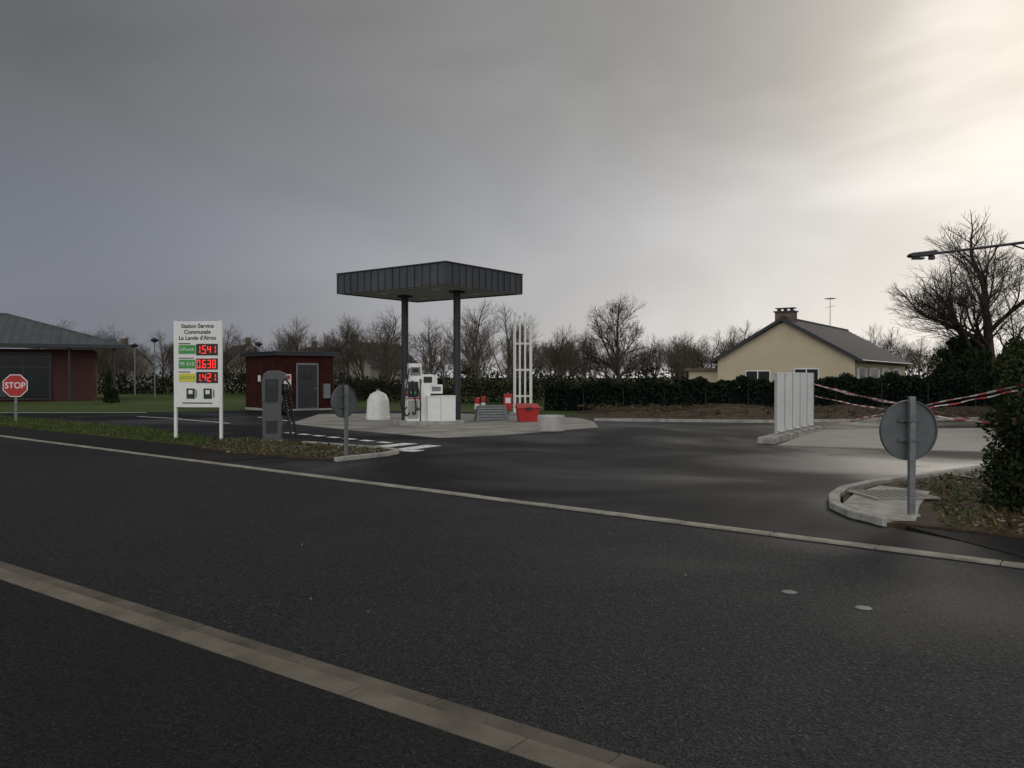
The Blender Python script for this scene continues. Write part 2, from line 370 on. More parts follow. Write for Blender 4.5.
MB().prism([(3.98,8.62),(4.02,9.7),(4.5,10.5),(5.2,11.3),(5.6,10.7),(4.9,9.6),(4.35,8.6)],0,0.068,'kerbn').obj("concrete_apron")
def grate(loc,rot,w_,l_,nb):
    g=grp("drain_grate",loc,rot);mb=MB()
    mb.box(-w_/2,w_/2,-l_/2,-l_/2+0.04,0,0.02,'conc').box(-w_/2,w_/2,l_/2-0.04,l_/2,0,0.02,'conc').box(-w_/2,-w_/2+0.04,-l_/2+0.04,l_/2-0.04,0,0.02,'conc').box(w_/2-0.04,w_/2,-l_/2+0.04,l_/2-0.04,0,0.02,'conc')
    mb.obj("frame",g)
    mb=MB()
    for i in range(nb):
        x=-w_/2+0.08+i*(w_-0.16)/(nb-1);mb.box(x-0.022,x+0.022,-l_/2+0.04,l_/2-0.04,0.002,0.016,'conc')
    mb.obj("bars",g);MB().box(-w_/2+0.04,w_/2-0.04,-l_/2+0.04,l_/2-0.04,-0.002,0.001,'black').obj("pit_shade",g)  # flat black sheet under the bars stands in for shade inside the drain
grate((4.92,10.35,0.070),R(5),0.85,0.75,8)
grate((7.4,12.6,0.06),R(10),1.0,0.8,8)
def litter(name,poly,z,n,size,p=(0.5,0.12,0.25,0.13)):
    P=sample(poly,n);C=np.column_stack([P,np.random.uniform(z,z+0.03,len(P))])
    mi=np.random.choice([0,1,2,3],len(P),p=p)
    leafcloud(name,C,size,'leafd',None,['leafd','stone','dry','grassb'],mi,flat=True)
rl=[(4.45,8.22),(5.0,9.6),(5.7,10.6),(5.5,11.4),(8.65,13.8),(12,15.5),(10,8),(7.5,5.8),K(24.0,1.40)]
litter("leaf_litter",rl,0.052,11000,0.055)
blades("weeds",rl,0.05,3500,0.03,0.10,dry=0.45)
litter("leaf_litter",isl,0.062,3500,0.06,(0.6,0.14,0.12,0.14))
blades("weeds",isl,0.06,900,0.03,0.09,dry=0.4)
def rocks(name,pts,k='stone'):
    mb=MB()
    for x,y,z0,s in pts:
        vs=[]
        for i in range(6):
            t=i*math.pi/3+random.random()*0.5;vs.append((x+math.cos(t)*s*random.uniform(.7,1.1),y+math.sin(t)*s*random.uniform(.7,1.1),z0-0.01))
        top=[(x+(a[0]-x)*0.55,y+(a[1]-y)*0.55,z0+s*random.uniform(.5,.9)) for a in vs]
        mb.add(vs+top,[tuple(range(6,12))]+[(i,(i+1)%6,6+(i+1)%6,6+i) for i in range(6)],k)
    return mb.obj(name)
rocks("rubble",[(p[0],p[1],0.06,random.uniform(.015,.045)) for p in sample(isl,140)])
rocks("rubble",[(p[0],p[1],0.05,random.uniform(.012,.035)) for p in sample(rl,240)])
def bank(name,x0,x1,y0,y1,nx,ny,h,k='soil'):
    vs=[];fs=[]
    for j in range(ny+1):
        for i in range(nx+1):
            u=i/nx;v=j/ny;x=x0+(x1-x0)*u;y=y0+(y1-y0)*v
            e=min(1,6*min(u,1-u,v*0.9,1-v))
            zz=-0.03+e*(h*(0.5+0.5*math.sin(x*0.9+y*0.5)*math.cos(x*0.37-y*0.8))+random.uniform(0,0.09)+0.08)
            vs.append((x,y,zz))
    for j in range(ny):
        for i in range(nx):
            a=j*(nx+1)+i;fs.append((a,a+1,a+nx+2,a+nx+1))
    return MB().add(vs,fs,k).obj(name)
bank("soil_bank",2.9,32,28.9,42,120,50,0.30)
kerbpath("kerb",[(2.95,28.7),(8.8,27.5),(14,28.6),(32,33.1)],0.14,-0.1,0.12,'kerbn')
rocks("rubble",[(p[0],p[1],0.25,random.uniform(.04,.14)) for p in sample([(3.5,30),(18,30),(20,37),(3,38)],300)],'soil')
P=sample([(3.5,29.5),(20,29.5),(26,38),(3,39)],8000)
leafcloud("leaf_litter",np.column_stack([P,np.random.uniform(0.1,0.42,len(P))]),0.1,'leafd',None,['leafd','dry','grassb','soil'],np.random.choice(4,len(P),p=[.35,.12,.13,.4]),flat=True)

pad=[(-7.5,27.0),(-5.0,24.0),(-1.9,20.7),(-0.35,21.6),(2.7,25.0),(2.9,28.4),(2.5,31),(-3,35),(-8.2,34)]
MB().prism(pad,-0.1,0.026,'conc').obj("concrete_pad")
mbj=MB()
for a,b in (((-5.0,24.05),(1.0,30.5)),((-3.2,22.15),(2.6,27.6)),((-7.0,27.0),(1.5,22.8))):
    v=(Vector(b)-Vector(a)).normalized();nq=Vector((-v.y,v.x))*0.012
    mbj.prism([(a[0]-nq.x,a[1]-nq.y),(b[0]-nq.x,b[1]-nq.y),(b[0]+nq.x,b[1]+nq.y),(a[0]+nq.x,a[1]+nq.y)],0.02,0.030,'dgrey')
mbj.obj("pad_joints")
rp=[(6.05,18.2),(10.2,16.5),(15.5,18.8),(15.5,24.5),(9.0,23.6)]
MB().prism(rp,-0.1,0.05,'conc').obj("concrete_pad")
kerbpath("kerb",[(6.0,18.9),(6.6,19.85),(8.9,23.4)],0.4,-0.1,0.17,'kerbn')
mk=MB()
def stripe(a,b,wd,z=0.0265,k='line'):
    a=Vector(a);b=Vector(b);t=(b-a).normalized();q=Vector((-t.y,t.x))*wd/2
    mk.prism([(a-q)[:],(b-q)[:],(b+q)[:],(a+q)[:]],z-0.003,z,k)
stripe((-24,35.4),(-16.2,35.4),0.16)
for t in (0,1,2,3,4,5,6):
    a=Vector((-6.4,22.7)).lerp(Vector((-2.9,19.1)),t/6.6);b=Vector((-6.4,22.7)).lerp(Vector((-2.9,19.1)),(t+0.55)/6.6)
    stripe(a,b,0.22)
for (a,b) in (((-2.42,17.35),(-1.80,18.45)),((-2.25,16.95),(-2.05,17.3)),((-2.95,18.1),(-2.4,19.0))):
    stripe(a,b,0.42)
stripe((-12.5,30),(-9.6,27.2),0.1);stripe((-10,31.5),(-7.9,28.5),0.1);stripe((-15,32),(-12.5,30.2),0.1)
mk.obj("road_markings")
mb=MB()
for x,y,r in((2.06,5.93,.055),(2.43,5.52,.055)):
    mb.lathe(x,y,[(r,0.001),(r,0.004),(r*.8,0.006)],'signback',20)
mb.obj("valve_covers")
rocks("road_debris",[(-1.45,5.75,0.004,.009),(-0.98,5.43,0.004,.010),(1.4,6.44,0.004,.013),(-2.0,7.6,.004,.012)],'stone')

# ---------------------------------------------------------------- street furniture
g=grp("fuel_price_sign",(-7.93,20.3,0.03),R(-8));g.scale=(1.10,1,1)
MB().box(-0.62,-0.56,-0.03,0.03,0,3.0,'white').box(0.50,0.56,-0.03,0.03,0,3.0,'white').obj("posts",g)
MB().box(-0.56,0.50,-0.035,0.035,0.80,2.98,'white').obj("panel",g,bevel=0.01)
mb=MB();y0,y1=-0.045,-0.036
mb.box(-0.49,-0.08,y0,y1,2.16,2.38,'green').box(-0.49,-0.08,y0,y1,1.79,2.01,'green')
mb.box(-0.49,-0.08,y0,y1,1.45,1.66,'yellow')
mb.box(-0.06,0.47,y0,y1,2.12,2.41,'black').box(-0.06,0.47,y0,y1,1.76,2.04,'black').box(-0.06,0.47,y0,y1,1.42,1.70,'black')
mb.box(-0.49,-0.2,y0,y1,2.405,2.43,'dgrey').box(-0.49,-0.12,y0,y1,2.04,2.06,'dgrey').box(-0.49,-0.22,y0,y1,1.69,1.71,'dgrey')
mb.obj("price_boards",g)
mb=MB()
for x in(-0.30,0.12):
    mb.box(x,x+0.2,y0,y1,1.02,1.28,'dgrey').box(x+0.05,x+0.15,y0-0.004,y0-0.001,1.14,1.24,'white')
mb.box(-0.4,0.33,y0,y1,0.90,0.925,'dgrey').box(-0.08,-0.05,y0,y1,1.05,1.25,'green').box(0.35,0.38,y0,y1,1.05,1.25,'green');mb.obj("pictograms",g)
for nm,s_,zz in(("title_1","Station Service",2.86),("title_2","Communale",2.71),("title_3","La Lande d'Airou",2.56)):
    o=text(nm,s_,0.145,(-0.03,-0.037,zz),g,'black',font_scale_x=0.92);o.data.offset=0.003
text("grade_1","S.Plomb",0.11,(-0.285,-0.046,2.27),g,'white');text("grade_2","95 E10",0.13,(-0.285,-0.046,1.90),g,'white');text("grade_3","GAZOLE",0.10,(-0.285,-0.046,1.55),g,'green')
SEG={'0':'abcdef','1':'bc','2':'abged','3':'abgcd','4':'fgbc','5':'afgcd','6':'afgedc','8':'abcdefg'}
mb=MB()
def digit(ch,x,zc):
    wq,hq,t_=0.085,0.21,0.019;ya,yb=-0.052,-0.0465
    S_={'a':(x,x+wq,zc+hq/2-t_,zc+hq/2),'d':(x,x+wq,zc-hq/2,zc-hq/2+t_),'g':(x,x+wq,zc-t_/2,zc+t_/2),
        'b':(x+wq-t_,x+wq,zc+t_/2+.003,zc+hq/2-t_-.003),'f':(x,x+t_,zc+t_/2+.003,zc+hq/2-t_-.003),
        'c':(x+wq-t_,x+wq,zc-hq/2+t_+.003,zc-t_/2-.003),'e':(x,x+t_,zc-hq/2+t_+.003,zc-t_/2-.003)}
    for s_ in SEG[ch]:
        a,b_,c,d_=S_[s_];mb.box(a,b_,ya,yb,c,d_,'led')
for s_,zz in(("1541",2.265),("0638",1.90),("1421",1.56)):
    xx=-0.04
    for i,ch in enumerate(s_):
        digit(ch,xx,zz);xx+=0.12
        if i==0: mb.box(xx-0.014,xx+0.006,-0.052,-0.0465,zz-0.105,zz-0.083,'led');xx+=0.018
mb.obj("price_digits",g)

g=grp("charging_station",(-5.72,19.4,0.05),R(12))
prof=[(-0.30,0),(0.12,0),(0.15,1.42),(0.24,1.52),(0.22,1.64),(0.05,1.71),(-0.18,1.70),(-0.28,1.62),(-0.32,1.45)]
mb=MB();n=len(prof)
mb.add([(x,-0.2,z_) for x,z_ in prof]+[(x,0.22,z_) for x,z_ in prof],[tuple(range(n)),tuple(range(2*n-1,n-1,-1))]+[(i,n+i,n+(i+1)%n,(i+1)%n) for i in range(n)],'charger')
mb.obj("body",g,bevel=0.02)
mb=MB();mb.box(-0.24,0.06,-0.215,-0.202,0.95,1.5,'black').box(-0.2,0.02,-0.222,-0.216,1.25,1.44,'glass').box(-0.34,0.16,-0.25,0.27,-0.05,0.03,'kerbn').box(-0.22,0.04,-0.212,-0.202,0.2,0.5,'dgrey');mb.obj("panel",g)
mb=MB();mb.box(0.145,0.28,-0.14,0.10,1.10,1.38,'black').box(0.13,0.24,-0.1,0.1,0.62,0.95,'dgrey')
def loop(p0,p1,sag,swing,n=40):
    P=[]
    for i in range(n+1):
        t=i/n;p=Vector(p0).lerp(Vector(p1),t);s=math.sin(math.pi*t);sw=math.sin(math.pi*t)**0.6 if 0<t<1 else 0
        P.append((p.x+swing*sw*(0.45+0.55*t),p.y-0.04*s,max(0.04,p.z-sag*s)))
    return P
mb.path(loop((0.20,-0.12,1.15),(0.20,-0.12,0.75),0.80,0.20),0.024,'black');mb.path(loop((0.26,0.02,1.3),(0.20,0.02,0.9),1.0,0.34),0.022,'black')
mb.path(loop((0.22,-0.16,1.5),(0.24,-0.12,1.12),0.02,0.18),0.024,'black')
mb.obj("cables",g,smooth=True)

def roundsign(loc,rot,d_,zc,top,tilt=0):
    g=grp("traffic_sign",loc,rot)
    mb=MB();n=40;r=d_/2
    vs=[(r*math.cos(2*math.pi*i/n),y,zc+r*math.sin(2*math.pi*i/n)) for y in(0.05,0.062) for i in range(n)]
    mb.add(vs,[tuple(range(n)),tuple(range(2*n-1,n-1,-1))]+[(i,n+i,n+(i+1)%n,(i+1)%n) for i in range(n)],'signback');mb.obj("disc",g)
    mb=MB();vs=[]
    for (rr,y) in((r-0.002,0.03),(r+0.010,0.03),(r+0.010,0.07),(r-0.002,0.07)):
        vs+=[(rr*math.cos(2*math.pi*i/n),y,zc+rr*math.sin(2*math.pi*i/n)) for i in range(n)]
    fs=[]
    for a in range(4):
        b=(a+1)%4
        for i in range(n):fs.append((a*n+i,a*n+(i+1)%n,b*n+(i+1)%n,b*n+i))
    mb.add(vs,fs,'signback');mb.obj("rim",g,smooth=False)
    MB().box(-0.035,0.035,-0.035,0.02,0,top,'galv').obj("post",g,bevel=0.006)
    mb=MB()
    for dz in(-0.11,0.11): mb.box(-0.13,0.13,0.030,0.048,zc+dz-0.014,zc+dz+0.014,'signback').box(-0.05,0.05,-0.041,0.029,zc+dz-0.016,zc+dz+0.016,'signback')
    mb.obj("brackets",g)
    MB().lathe(0,0,[(0.10,0),(0.09,0.015)],'conc',16).obj("footing",g)
roundsign((4.47,8.95,0.05),R(6),0.66,0.95,1.33)
roundsign((-3.2,15.4,0.05),R(56),0.62,1.08,1.40)

g=grp("stop_sign",(-17.25,27.8,0.03),R(12))
mb=MB()
def octo(r,y0_,y1_,k):
    p=[(r*math.cos(R(22.5+45*i)),r*math.sin(R(22.5+45*i))+1.27) for i in range(8)]
    mb.add([(x,y0_,z_) for x,z_ in p]+[(x,y1_,z_) for x,z_ in p],[tuple(range(8)),tuple(range(15,7,-1))]+[(i,8+i,8+(i+1)%8,(i+1)%8) for i in range(8)],k)
octo(0.42,-0.05,-0.03,'white');octo(0.39,-0.056,-0.051,'red');mb.obj("plate",g)
MB().box(-0.035,0.035,-0.028,0.03,0,1.3,'galv').obj("post",g)
o=text("lettering","STOP",0.30,(0,-0.058,1.27),g,'white',font_scale_x=0.9); o.data.offset=0.004

# canopy
g=grp("station_canopy",(-2.07,25.0,0.0),R(53))
A,B=4.0,5.05
mb=MB()
zb,zt=4.5,5.19
mb.box(0,A,0,0.05,zb,zt,'fascia').box(0,A,B-0.05,B,zb,zt,'fascia').box(0,0.05,0.05,B-0.05,zb,zt,'fascia').box(A-0.05,A,0.05,B-0.05,zb,zt,'fascia')
n=12
for i in range(n+1):
    x=i*A/n;mb.box(x-0.014,x+0.014,-0.035,-0.001,zb+0.01,zt-0.02,'fascia')
    mb.box(x-0.014,x+0.014,B+0.001,B+0.035,zb+0.01,zt-0.02,'fascia')
n=15
for i in range(n+1):
    y=i*B/n;mb.box(-0.035,-0.001,y-0.014,y+0.014,zb+0.01,zt-0.02,'fascia');mb.box(A+0.001,A+0.035,y-0.014,y+0.014,zb+0.01,zt-0.02,'fascia')
mb.obj("fascia",g)
MB().box(-0.05,A+0.05,-0.05,B+0.05,zt+0.001,zt+0.035,'dgrey').obj("coping",g)
mb=MB().box(0.05,A-0.05,0.05,B-0.05,zb+0.04,zb+0.08,'soffit')
for i in range(1,9): mb.box(0.06,A-0.06,i*B/9-0.008,i*B/9+0.008,zb+0.03,zb+0.038,'grey')
for x in(1.0,3.0):
    for y in(1.3,3.8): mb.box(x-0.15,x+0.15,y-0.15,y+0.15,zb+0.015,zb+0.029,'white')
mb.obj("soffit",g)
mb=MB()
for y in(1.27,3.75):
    mb.tube((2.0,y,0),(2.0,y,zb+0.04),0.125,0.125,'dgrey',20);mb.box(1.8,2.2,y-0.2,y+0.2,0.0,0.04,'grey').box(1.8,2.2,y-0.2,y+0.2,zb-0.03,zb+0.02,'dgrey')
mb.obj("columns",g)

g=grp("fuel_dispenser",(-3.05,26.6,0.03),R(14))
mb=MB()
mb.prism([(-0.75,-0.5),(1.35,-0.5),(1.5,0),(1.35,0.5),(-0.75,0.5),(-0.9,0)],-0.02,0.12,'kerbn')
mb.obj("island",g,bevel=0.02)
mb=MB().box(-0.48,-0.06,-0.26,0.28,0.12,1.50,'white').box(-0.44,-0.10,-0.275,-0.261,0.2,0.8,'soffit').box(-0.44,-0.10,-0.275,-0.261,0.9,1.42,'dgrey')
mb.box(-0.40,0.02,-0.22,0.24,1.501,2.02,'white').box(-0.36,-0.02,-0.235,-0.221,1.62,1.9,'grey').box(-0.30,-0.08,-0.243,-0.236,1.72,1.86,'black')
mb.box(0.0,0.30,-0.24,0.24,0.12,1.30,'white').box(0.021,0.42,-0.22,0.22,1.301,1.66,'white').box(0.08,0.36,-0.235,-0.221,1.38,1.58,'black')
mb.box(0.301,0.72,-0.18,0.20,1.02,1.32,'white').box(0.43,0.55,-0.12,0.12,1.321,1.62,'white').box(0.36,0.66,-0.192,-0.181,1.1,1.25,'grey').box(-0.49,-0.05,-0.27,-0.261,0.84,0.88,'red')
mb.obj("column",g,bevel=0.012)
mb=MB().box(0.18,1.10,-0.50,-0.245,0.12,0.93,'white').box(0.301,1.10,-0.244,0.30,0.12,0.93,'white').box(0.16,1.12,-0.52,0.32,0.931,0.955,'white').box(0.6,0.615,-0.506,-0.501,0.16,0.9,'soffit')
mb.obj("cabinet",g,bevel=0.01)
mb=MB()
for x0,x1,zt_,zb_ in((-0.48,-0.68,1.75,0.5),(-0.40,-0.58,1.85,0.3),(-0.30,-0.2,1.45,0.35),(-0.15,-0.05,1.4,0.5)):
    P=[]
    for i in range(17):
        t=i/16;P.append((x0+(x1-x0)*math.sin(math.pi*t),-0.3-0.12*math.sin(math.pi*t),zt_-(zt_-zb_)*math.sin(math.pi*t*0.62)))
    mb.path(P,0.025,'black')
for x0 in(-0.50,-0.36,-0.22):
    mb.box(x0-0.04,x0+0.04,-0.36,-0.28,0.95,1.22,'black').box(x0-0.025,x0+0.025,-0.42,-0.34,1.02,1.10,'green' if x0>-0.4 else 'red')
mb.obj("hoses",g)

g=grp("recycling_bell",(-4.99,29.8,0.02))
MB().lathe(0,0,[(0.44,0.0),(0.44,0.12),(0.42,0.14),(0.41,0.5),(0.38,0.75),(0.30,0.93),(0.17,1.02),(0.08,1.04),(0.05,1.08)],'white',28).obj("body",g,smooth=False)
mb=MB()
for i in range(10):
    t=2*math.pi*i/10;c,s=math.cos(t),math.sin(t);mb.tube((0.42*c,0.42*s,0.16),(0.385*c,0.385*s,0.75),0.02,0.02,'white',6)
mb.path([(-0.06,0,1.05),(-0.06,0,1.13),(0.06,0,1.13),(0.06,0,1.05)],0.012,'galv');mb.obj("ribs",g)

g=grp("tank_vent_pipes",(0.45,33.5,0))
mb=MB()
for i,x in enumerate((-0.32,-0.12,0.10,0.32)):
    h=4.2-0.12*(i%2);mb.tube((x,0,0),(x,0,h),0.042,0.042,'white',10).tube((x,0,h),(x,0,h+0.1),0.065,0.065,'white',10)
for zz in(0.8,1.9,3.0,3.9): mb.box(-0.40,0.40,0.04,0.075,zz-0.04,zz+0.04,'white')
mb.box(-0.4,-0.34,0.08,0.16,0,4.0,'white').box(0.34,0.4,0.08,0.16,0,4.0,'white')
mb.obj("pipes",g)
MB().box(-0.55,0.55,-0.3,0.3,0,0.12,'kerbn').obj("footing",g)

g=grp("sand_bin",(0.55,28.3,0.02),R(8))
mb=MB();mb.add([(-0.33,-0.22,0),(0.33,-0.22,0),(0.33,0.22,0),(-0.33,0.22,0),(-0.39,-0.27,0.48),(0.39,-0.27,0.48),(0.39,0.27,0.48),(-0.39,0.27,0.48)],[(0,3,2,1),(4,5,6,7),(0,1,5,4),(1,2,6,5),(2,3,7,6),(3,0,4,7)],'red');mb.obj("tub",g,bevel=0.02)
mb=MB();mb.add([(-0.42,-0.31,0.485),(0.42,-0.31,0.485),(0.42,0.3,0.485),(-0.42,0.3,0.485),(-0.40,-0.29,0.54),(0.40,-0.29,0.54),(0.38,0.27,0.64),(-0.38,0.27,0.64)],[(0,3,2,1),(4,5,6,7),(0,1,5,4),(1,2,6,5),(2,3,7,6),(3,0,4,7)],'red').box(-0.1,0.1,-0.33,-0.311,0.42,0.52,'black');mb.obj("lid",g,bevel=0.015)
g=grp("concrete_ring",(1.15,23.6,0.02))
MB().lathe(0,0,[(0.40,0),(0.40,0.42),(0.385,0.45),(0.33,0.45),(0.32,0.42),(0.32,0.3)],'concl',32).obj("ring",g)
g=grp("delivery_access_cabinet",(-0.75,29.0,0.02),R(10))
mb=MB();mb.add([(-0.6,-0.4,0),(0.6,-0.4,0),(0.6,0.4,0),(-0.6,0.4,0),(-0.5,-0.15,0.55),(0.5,-0.15,0.55),(0.5,0.4,0.55),(-0.5,0.4,0.55)],[(0,3,2,1),(4,5,6,7),(0,1,5,4),(1,2,6,5),(2,3,7,6),(3,0,4,7)],'galv');mb.obj("housing",g,bevel=0.01)
mb=MB()
for i in range(6): 
    t=(i+0.5)/6;mb.box(-0.5,0.5,-0.415+t*0.25,-0.395+t*0.25,0.55*t-0.01,0.55*t+0.01,'dgrey')
mb.obj("louvres",g)
def bollard(x,y):
    g=grp("bollard",(x,y,0.02));mb=MB()
    for i in range(4): mb.tube((0,0,i*0.2),(0,0,i*0.2+0.2),0.09,0.09,'red' if i%2 else 'white',14,True)
    mb.lathe(0,0,[(0.09,0.801),(0.06,0.84),(0.01,0.85)],'red',14);mb.obj("tube",g)
bollard(-1.28,29.2)
g=grp("extinguisher_box",(-0.15,30.1,0.02));MB().tube((0,0.1,0),(0,0.1,1.0),0.03,0.03,'galv').obj("post",g);MB().box(-0.16,0.16,-0.12,0.07,0.35,0.95,'red').box(-0.1,0.1,-0.13,-0.121,0.6,0.8,'white').obj("box",g,bevel=0.02)
bollard(-1.1,30.5)

g=grp("technical_shed",(-10.8,37.0,-0.02),R(39.8))
a,b,h=2.76,3.9,2.62
mb=MB().box(0,a,0,b,0.12,h,'redw').box(-0.03,a+0.03,-0.03,b+0.03,0,0.12,'kerbn')
nz=18
for i in range(nz):
    z_=0.15+i*(h-0.18)/nz
    mb.box(-0.025,0.0-0.001,0.0,b,z_,z_+0.115,'redw').box(0.0,0.82,-0.025,-0.001,z_,z_+0.115,'redw').box(2.05,a,-0.025,-0.001,z_,z_+0.115,'redw')
mb.obj("walls",g)
MB().box(-0.2,a+0.2,-0.2,b+0.2,h,h+0.17,'dgrey').box(-0.23,a+0.23,-0.23,b+0.23,h+0.171,h+0.20,'fascia').obj("roof",g)
MB().box(0.86,1.98,-0.04,-0.002,0.12,2.28,'grey').box(0.93,1.91,-0.055,-0.041,0.16,2.2,'dgrey').box(1.2,1.64,-0.062,-0.056,1.5,1.9,'glass').box(1.75,1.85,-0.09,-0.056,1.05,1.1,'galv').obj("door",g)
MB().box(-0.045,-0.026,0.25,0.6,1.35,1.75,'white').box(-0.045,-0.026,2.0,2.3,1.4,1.7,'white').box(2.2,2.55,-0.15,-0.026,0.6,1.3,'grey').box(0.25,0.6,-0.045,-0.026,1.2,1.75,'white').box(0.3,0.55,-0.05,-0.046,1.5,1.7,'red').obj("notices",g)

g=grp("panel_fence",(6.6,20.0,0.15),math.atan2(3.3,2.17))
n=5;Lf=3.95;wd=Lf/n;mb=MB()
for i in range(n): mb.box(i*wd+0.028,(i+1)*wd-0.028,-0.012,0.015,0.10,1.54,'panelw')
mb.obj("panels",g)
mb=MB()
for i in range(n+1): mb.box(i*wd-0.022,i*wd+0.022,-0.022,0.03,0,1.56,'soffit')
for i in range(n):
    mb.box(i*wd+0.023,(i+1)*wd-0.023,-0.02,0.022,0.055,0.098,'white').box(i*wd+0.023,(i+1)*wd-0.023,-0.02,0.022,1.541,1.57,'white')
mb.obj("posts",g)
mb=MB()
for i in range(n+1): mb.tube((i*wd,-0.04,0.1),(i*wd,-0.35,0.0),0.012,0.012,'galv',6)
mb.obj("stays",g)

def tape(p0,p1,sag,wdt=0.045):
    n=30;P=[]
    for i in range(n+1):
        t=i/n;p=Vector(p0).lerp(Vector(p1),t);p.z-=sag*4*t*(1-t)+0.006*math.sin(t*25);P.append(p)
    vs=[];fs=[]
    for i,p in enumerate(P):
        tw=1.1*math.sin(i*0.5+p0[2]*9);u=Vector((math.sin(tw)*0.7,math.sin(tw)*0.5,math.cos(tw)))*wdt/2
        vs+=[p-u,p+u]
    for i in range(n): fs.append((2*i,2*i+1,2*i+3,2*i+2))
    MB().add(vs,fs,'tape').obj("barrier_tape")
tape((8.77,23.2,1.40),(4.52,9.0,1.27),0.04,0.03)
tape((9.0,23.0,0.22),(4.52,9.0,1.20),0.0,0.028)
tape((8.77,23.1,1.05),(7.9,12.4,0.85),0.08,0.035)
tape((8.77,23.2,1.40),(8.8,13.5,0.70),0.05,0.035)
tape((9.2,22.6,0.30),(8.2,12.6,1.50),0.0,0.035)
tape((4.49,9.0,1.22),(6.6,9.9,1.52),0.02,0.02)
tape((4.49,9.0,1.20),(6.6,10.0,0.98),0.02,0.02)

g=grp("street_lamp",(14.9,22.0,0))
mb=MB().tube((0,0,0),(0,0,5.5),0.09,0.05,'galv',14).tube((0,0,0),(0,0,0.9),0.12,0.11,'galv',14);mb.obj("pole",g)
mb=MB().tube((0,0,5.40),(-3.4,0,4.98),0.042,0.035,'dgrey',8).tube((0,0,4.85),(-1.2,0,5.24),0.025,0.025,'dgrey',8);mb.obj("arm",g)
mb=MB();prof=[(-3.25,5.08),(-3.95,5.0),(-4.02,4.93),(-3.95,4.88),(-3.3,4.94)];n=len(prof)
mb.add([(x,-0.12,z_) for x,z_ in prof]+[(x,0.12,z_) for x,z_ in prof],[tuple(range(n)),tuple(range(2*n-1,n-1,-1))]+[(i,n+i,n+(i+1)%n,(i+1)%n) for i in range(n)],'dgrey').box(-3.9,-3.6,-0.09,0.09,4.83,4.88,'glass').box(-3.45,-3.3,-0.05,0.05,4.82,4.93,'dgrey')
mb.obj("head",g,bevel=0.015)
def farlamp(x,y,h):
    g=grp("street_lamp",(x,y,0));MB().tube((0,0,0),(0,0,h),0.07,0.05,'galv',8).obj("pole",g);MB().lathe(0,0,[(0.08,h),(0.28,h+0.12),(0.30,h+0.2),(0.05,h+0.34)],'dgrey',12).obj("head",g)
farlamp(-26.8,60,4.2);farlamp(-19.0,60,3.9);farlamp(-33,70,4.2)

# ---------------------------------------------------------------- hedge and netting fence
h0=Vector((1.6,38.8));h1=Vector((22,34.5))
n=42000
t=np.random.rand(n);base=np.array(h0)[None,:]+(np.array(h1-h0))[None,:]*t[:,None]
nr=np.array([-(h1-h0).normalized().y,(h1-h0).normalized().x])
off=np.random.uniform(-0.30,1.1,n)
top=1.20+0.45*t+0.10*np.sin(t*60)+0.07*np.sin(t*143+1)
zz=top*(1-np.random.rand(n)**1.9)*np.random.uniform(0.9,1.08,n)
C=np.column_stack([base+nr[None,:]*off[:,None],zz])
leafcloud("clipped_hedge",C,0.12,'hedge')
g=grp("netting_fence",(h0.x,h0.y,0),math.atan2((h1-h0).y,(h1-h0).x))
Lh=(h1-h0).length
vs=[];fs=[];nx=80
for i in range(nx+1):
    x=Lh*i/nx;hh=0.85+0.40*i/nx+0.03*math.sin(i*1.3);wv=0.05*math.sin(i*0.9)-0.12
    vs+=[(x,wv,-0.02),(x,wv*0.9-0.02,hh*0.5),(x,wv*0.8,hh)]
for i in range(nx):
    for j in range(2): fs.append((3*i+j,3*i+3+j,3*i+4+j,3*i+1+j))
MB().add(vs,fs,'net').obj("netting",g,smooth=True)
mb=MB()
for i in range(12): x=Lh*i/11;mb.tube((x,-0.22,0),(x,-0.22,1.0+0.45*i/11),0.025,0.025,'dgrey',6)
mb.obj("posts",g)

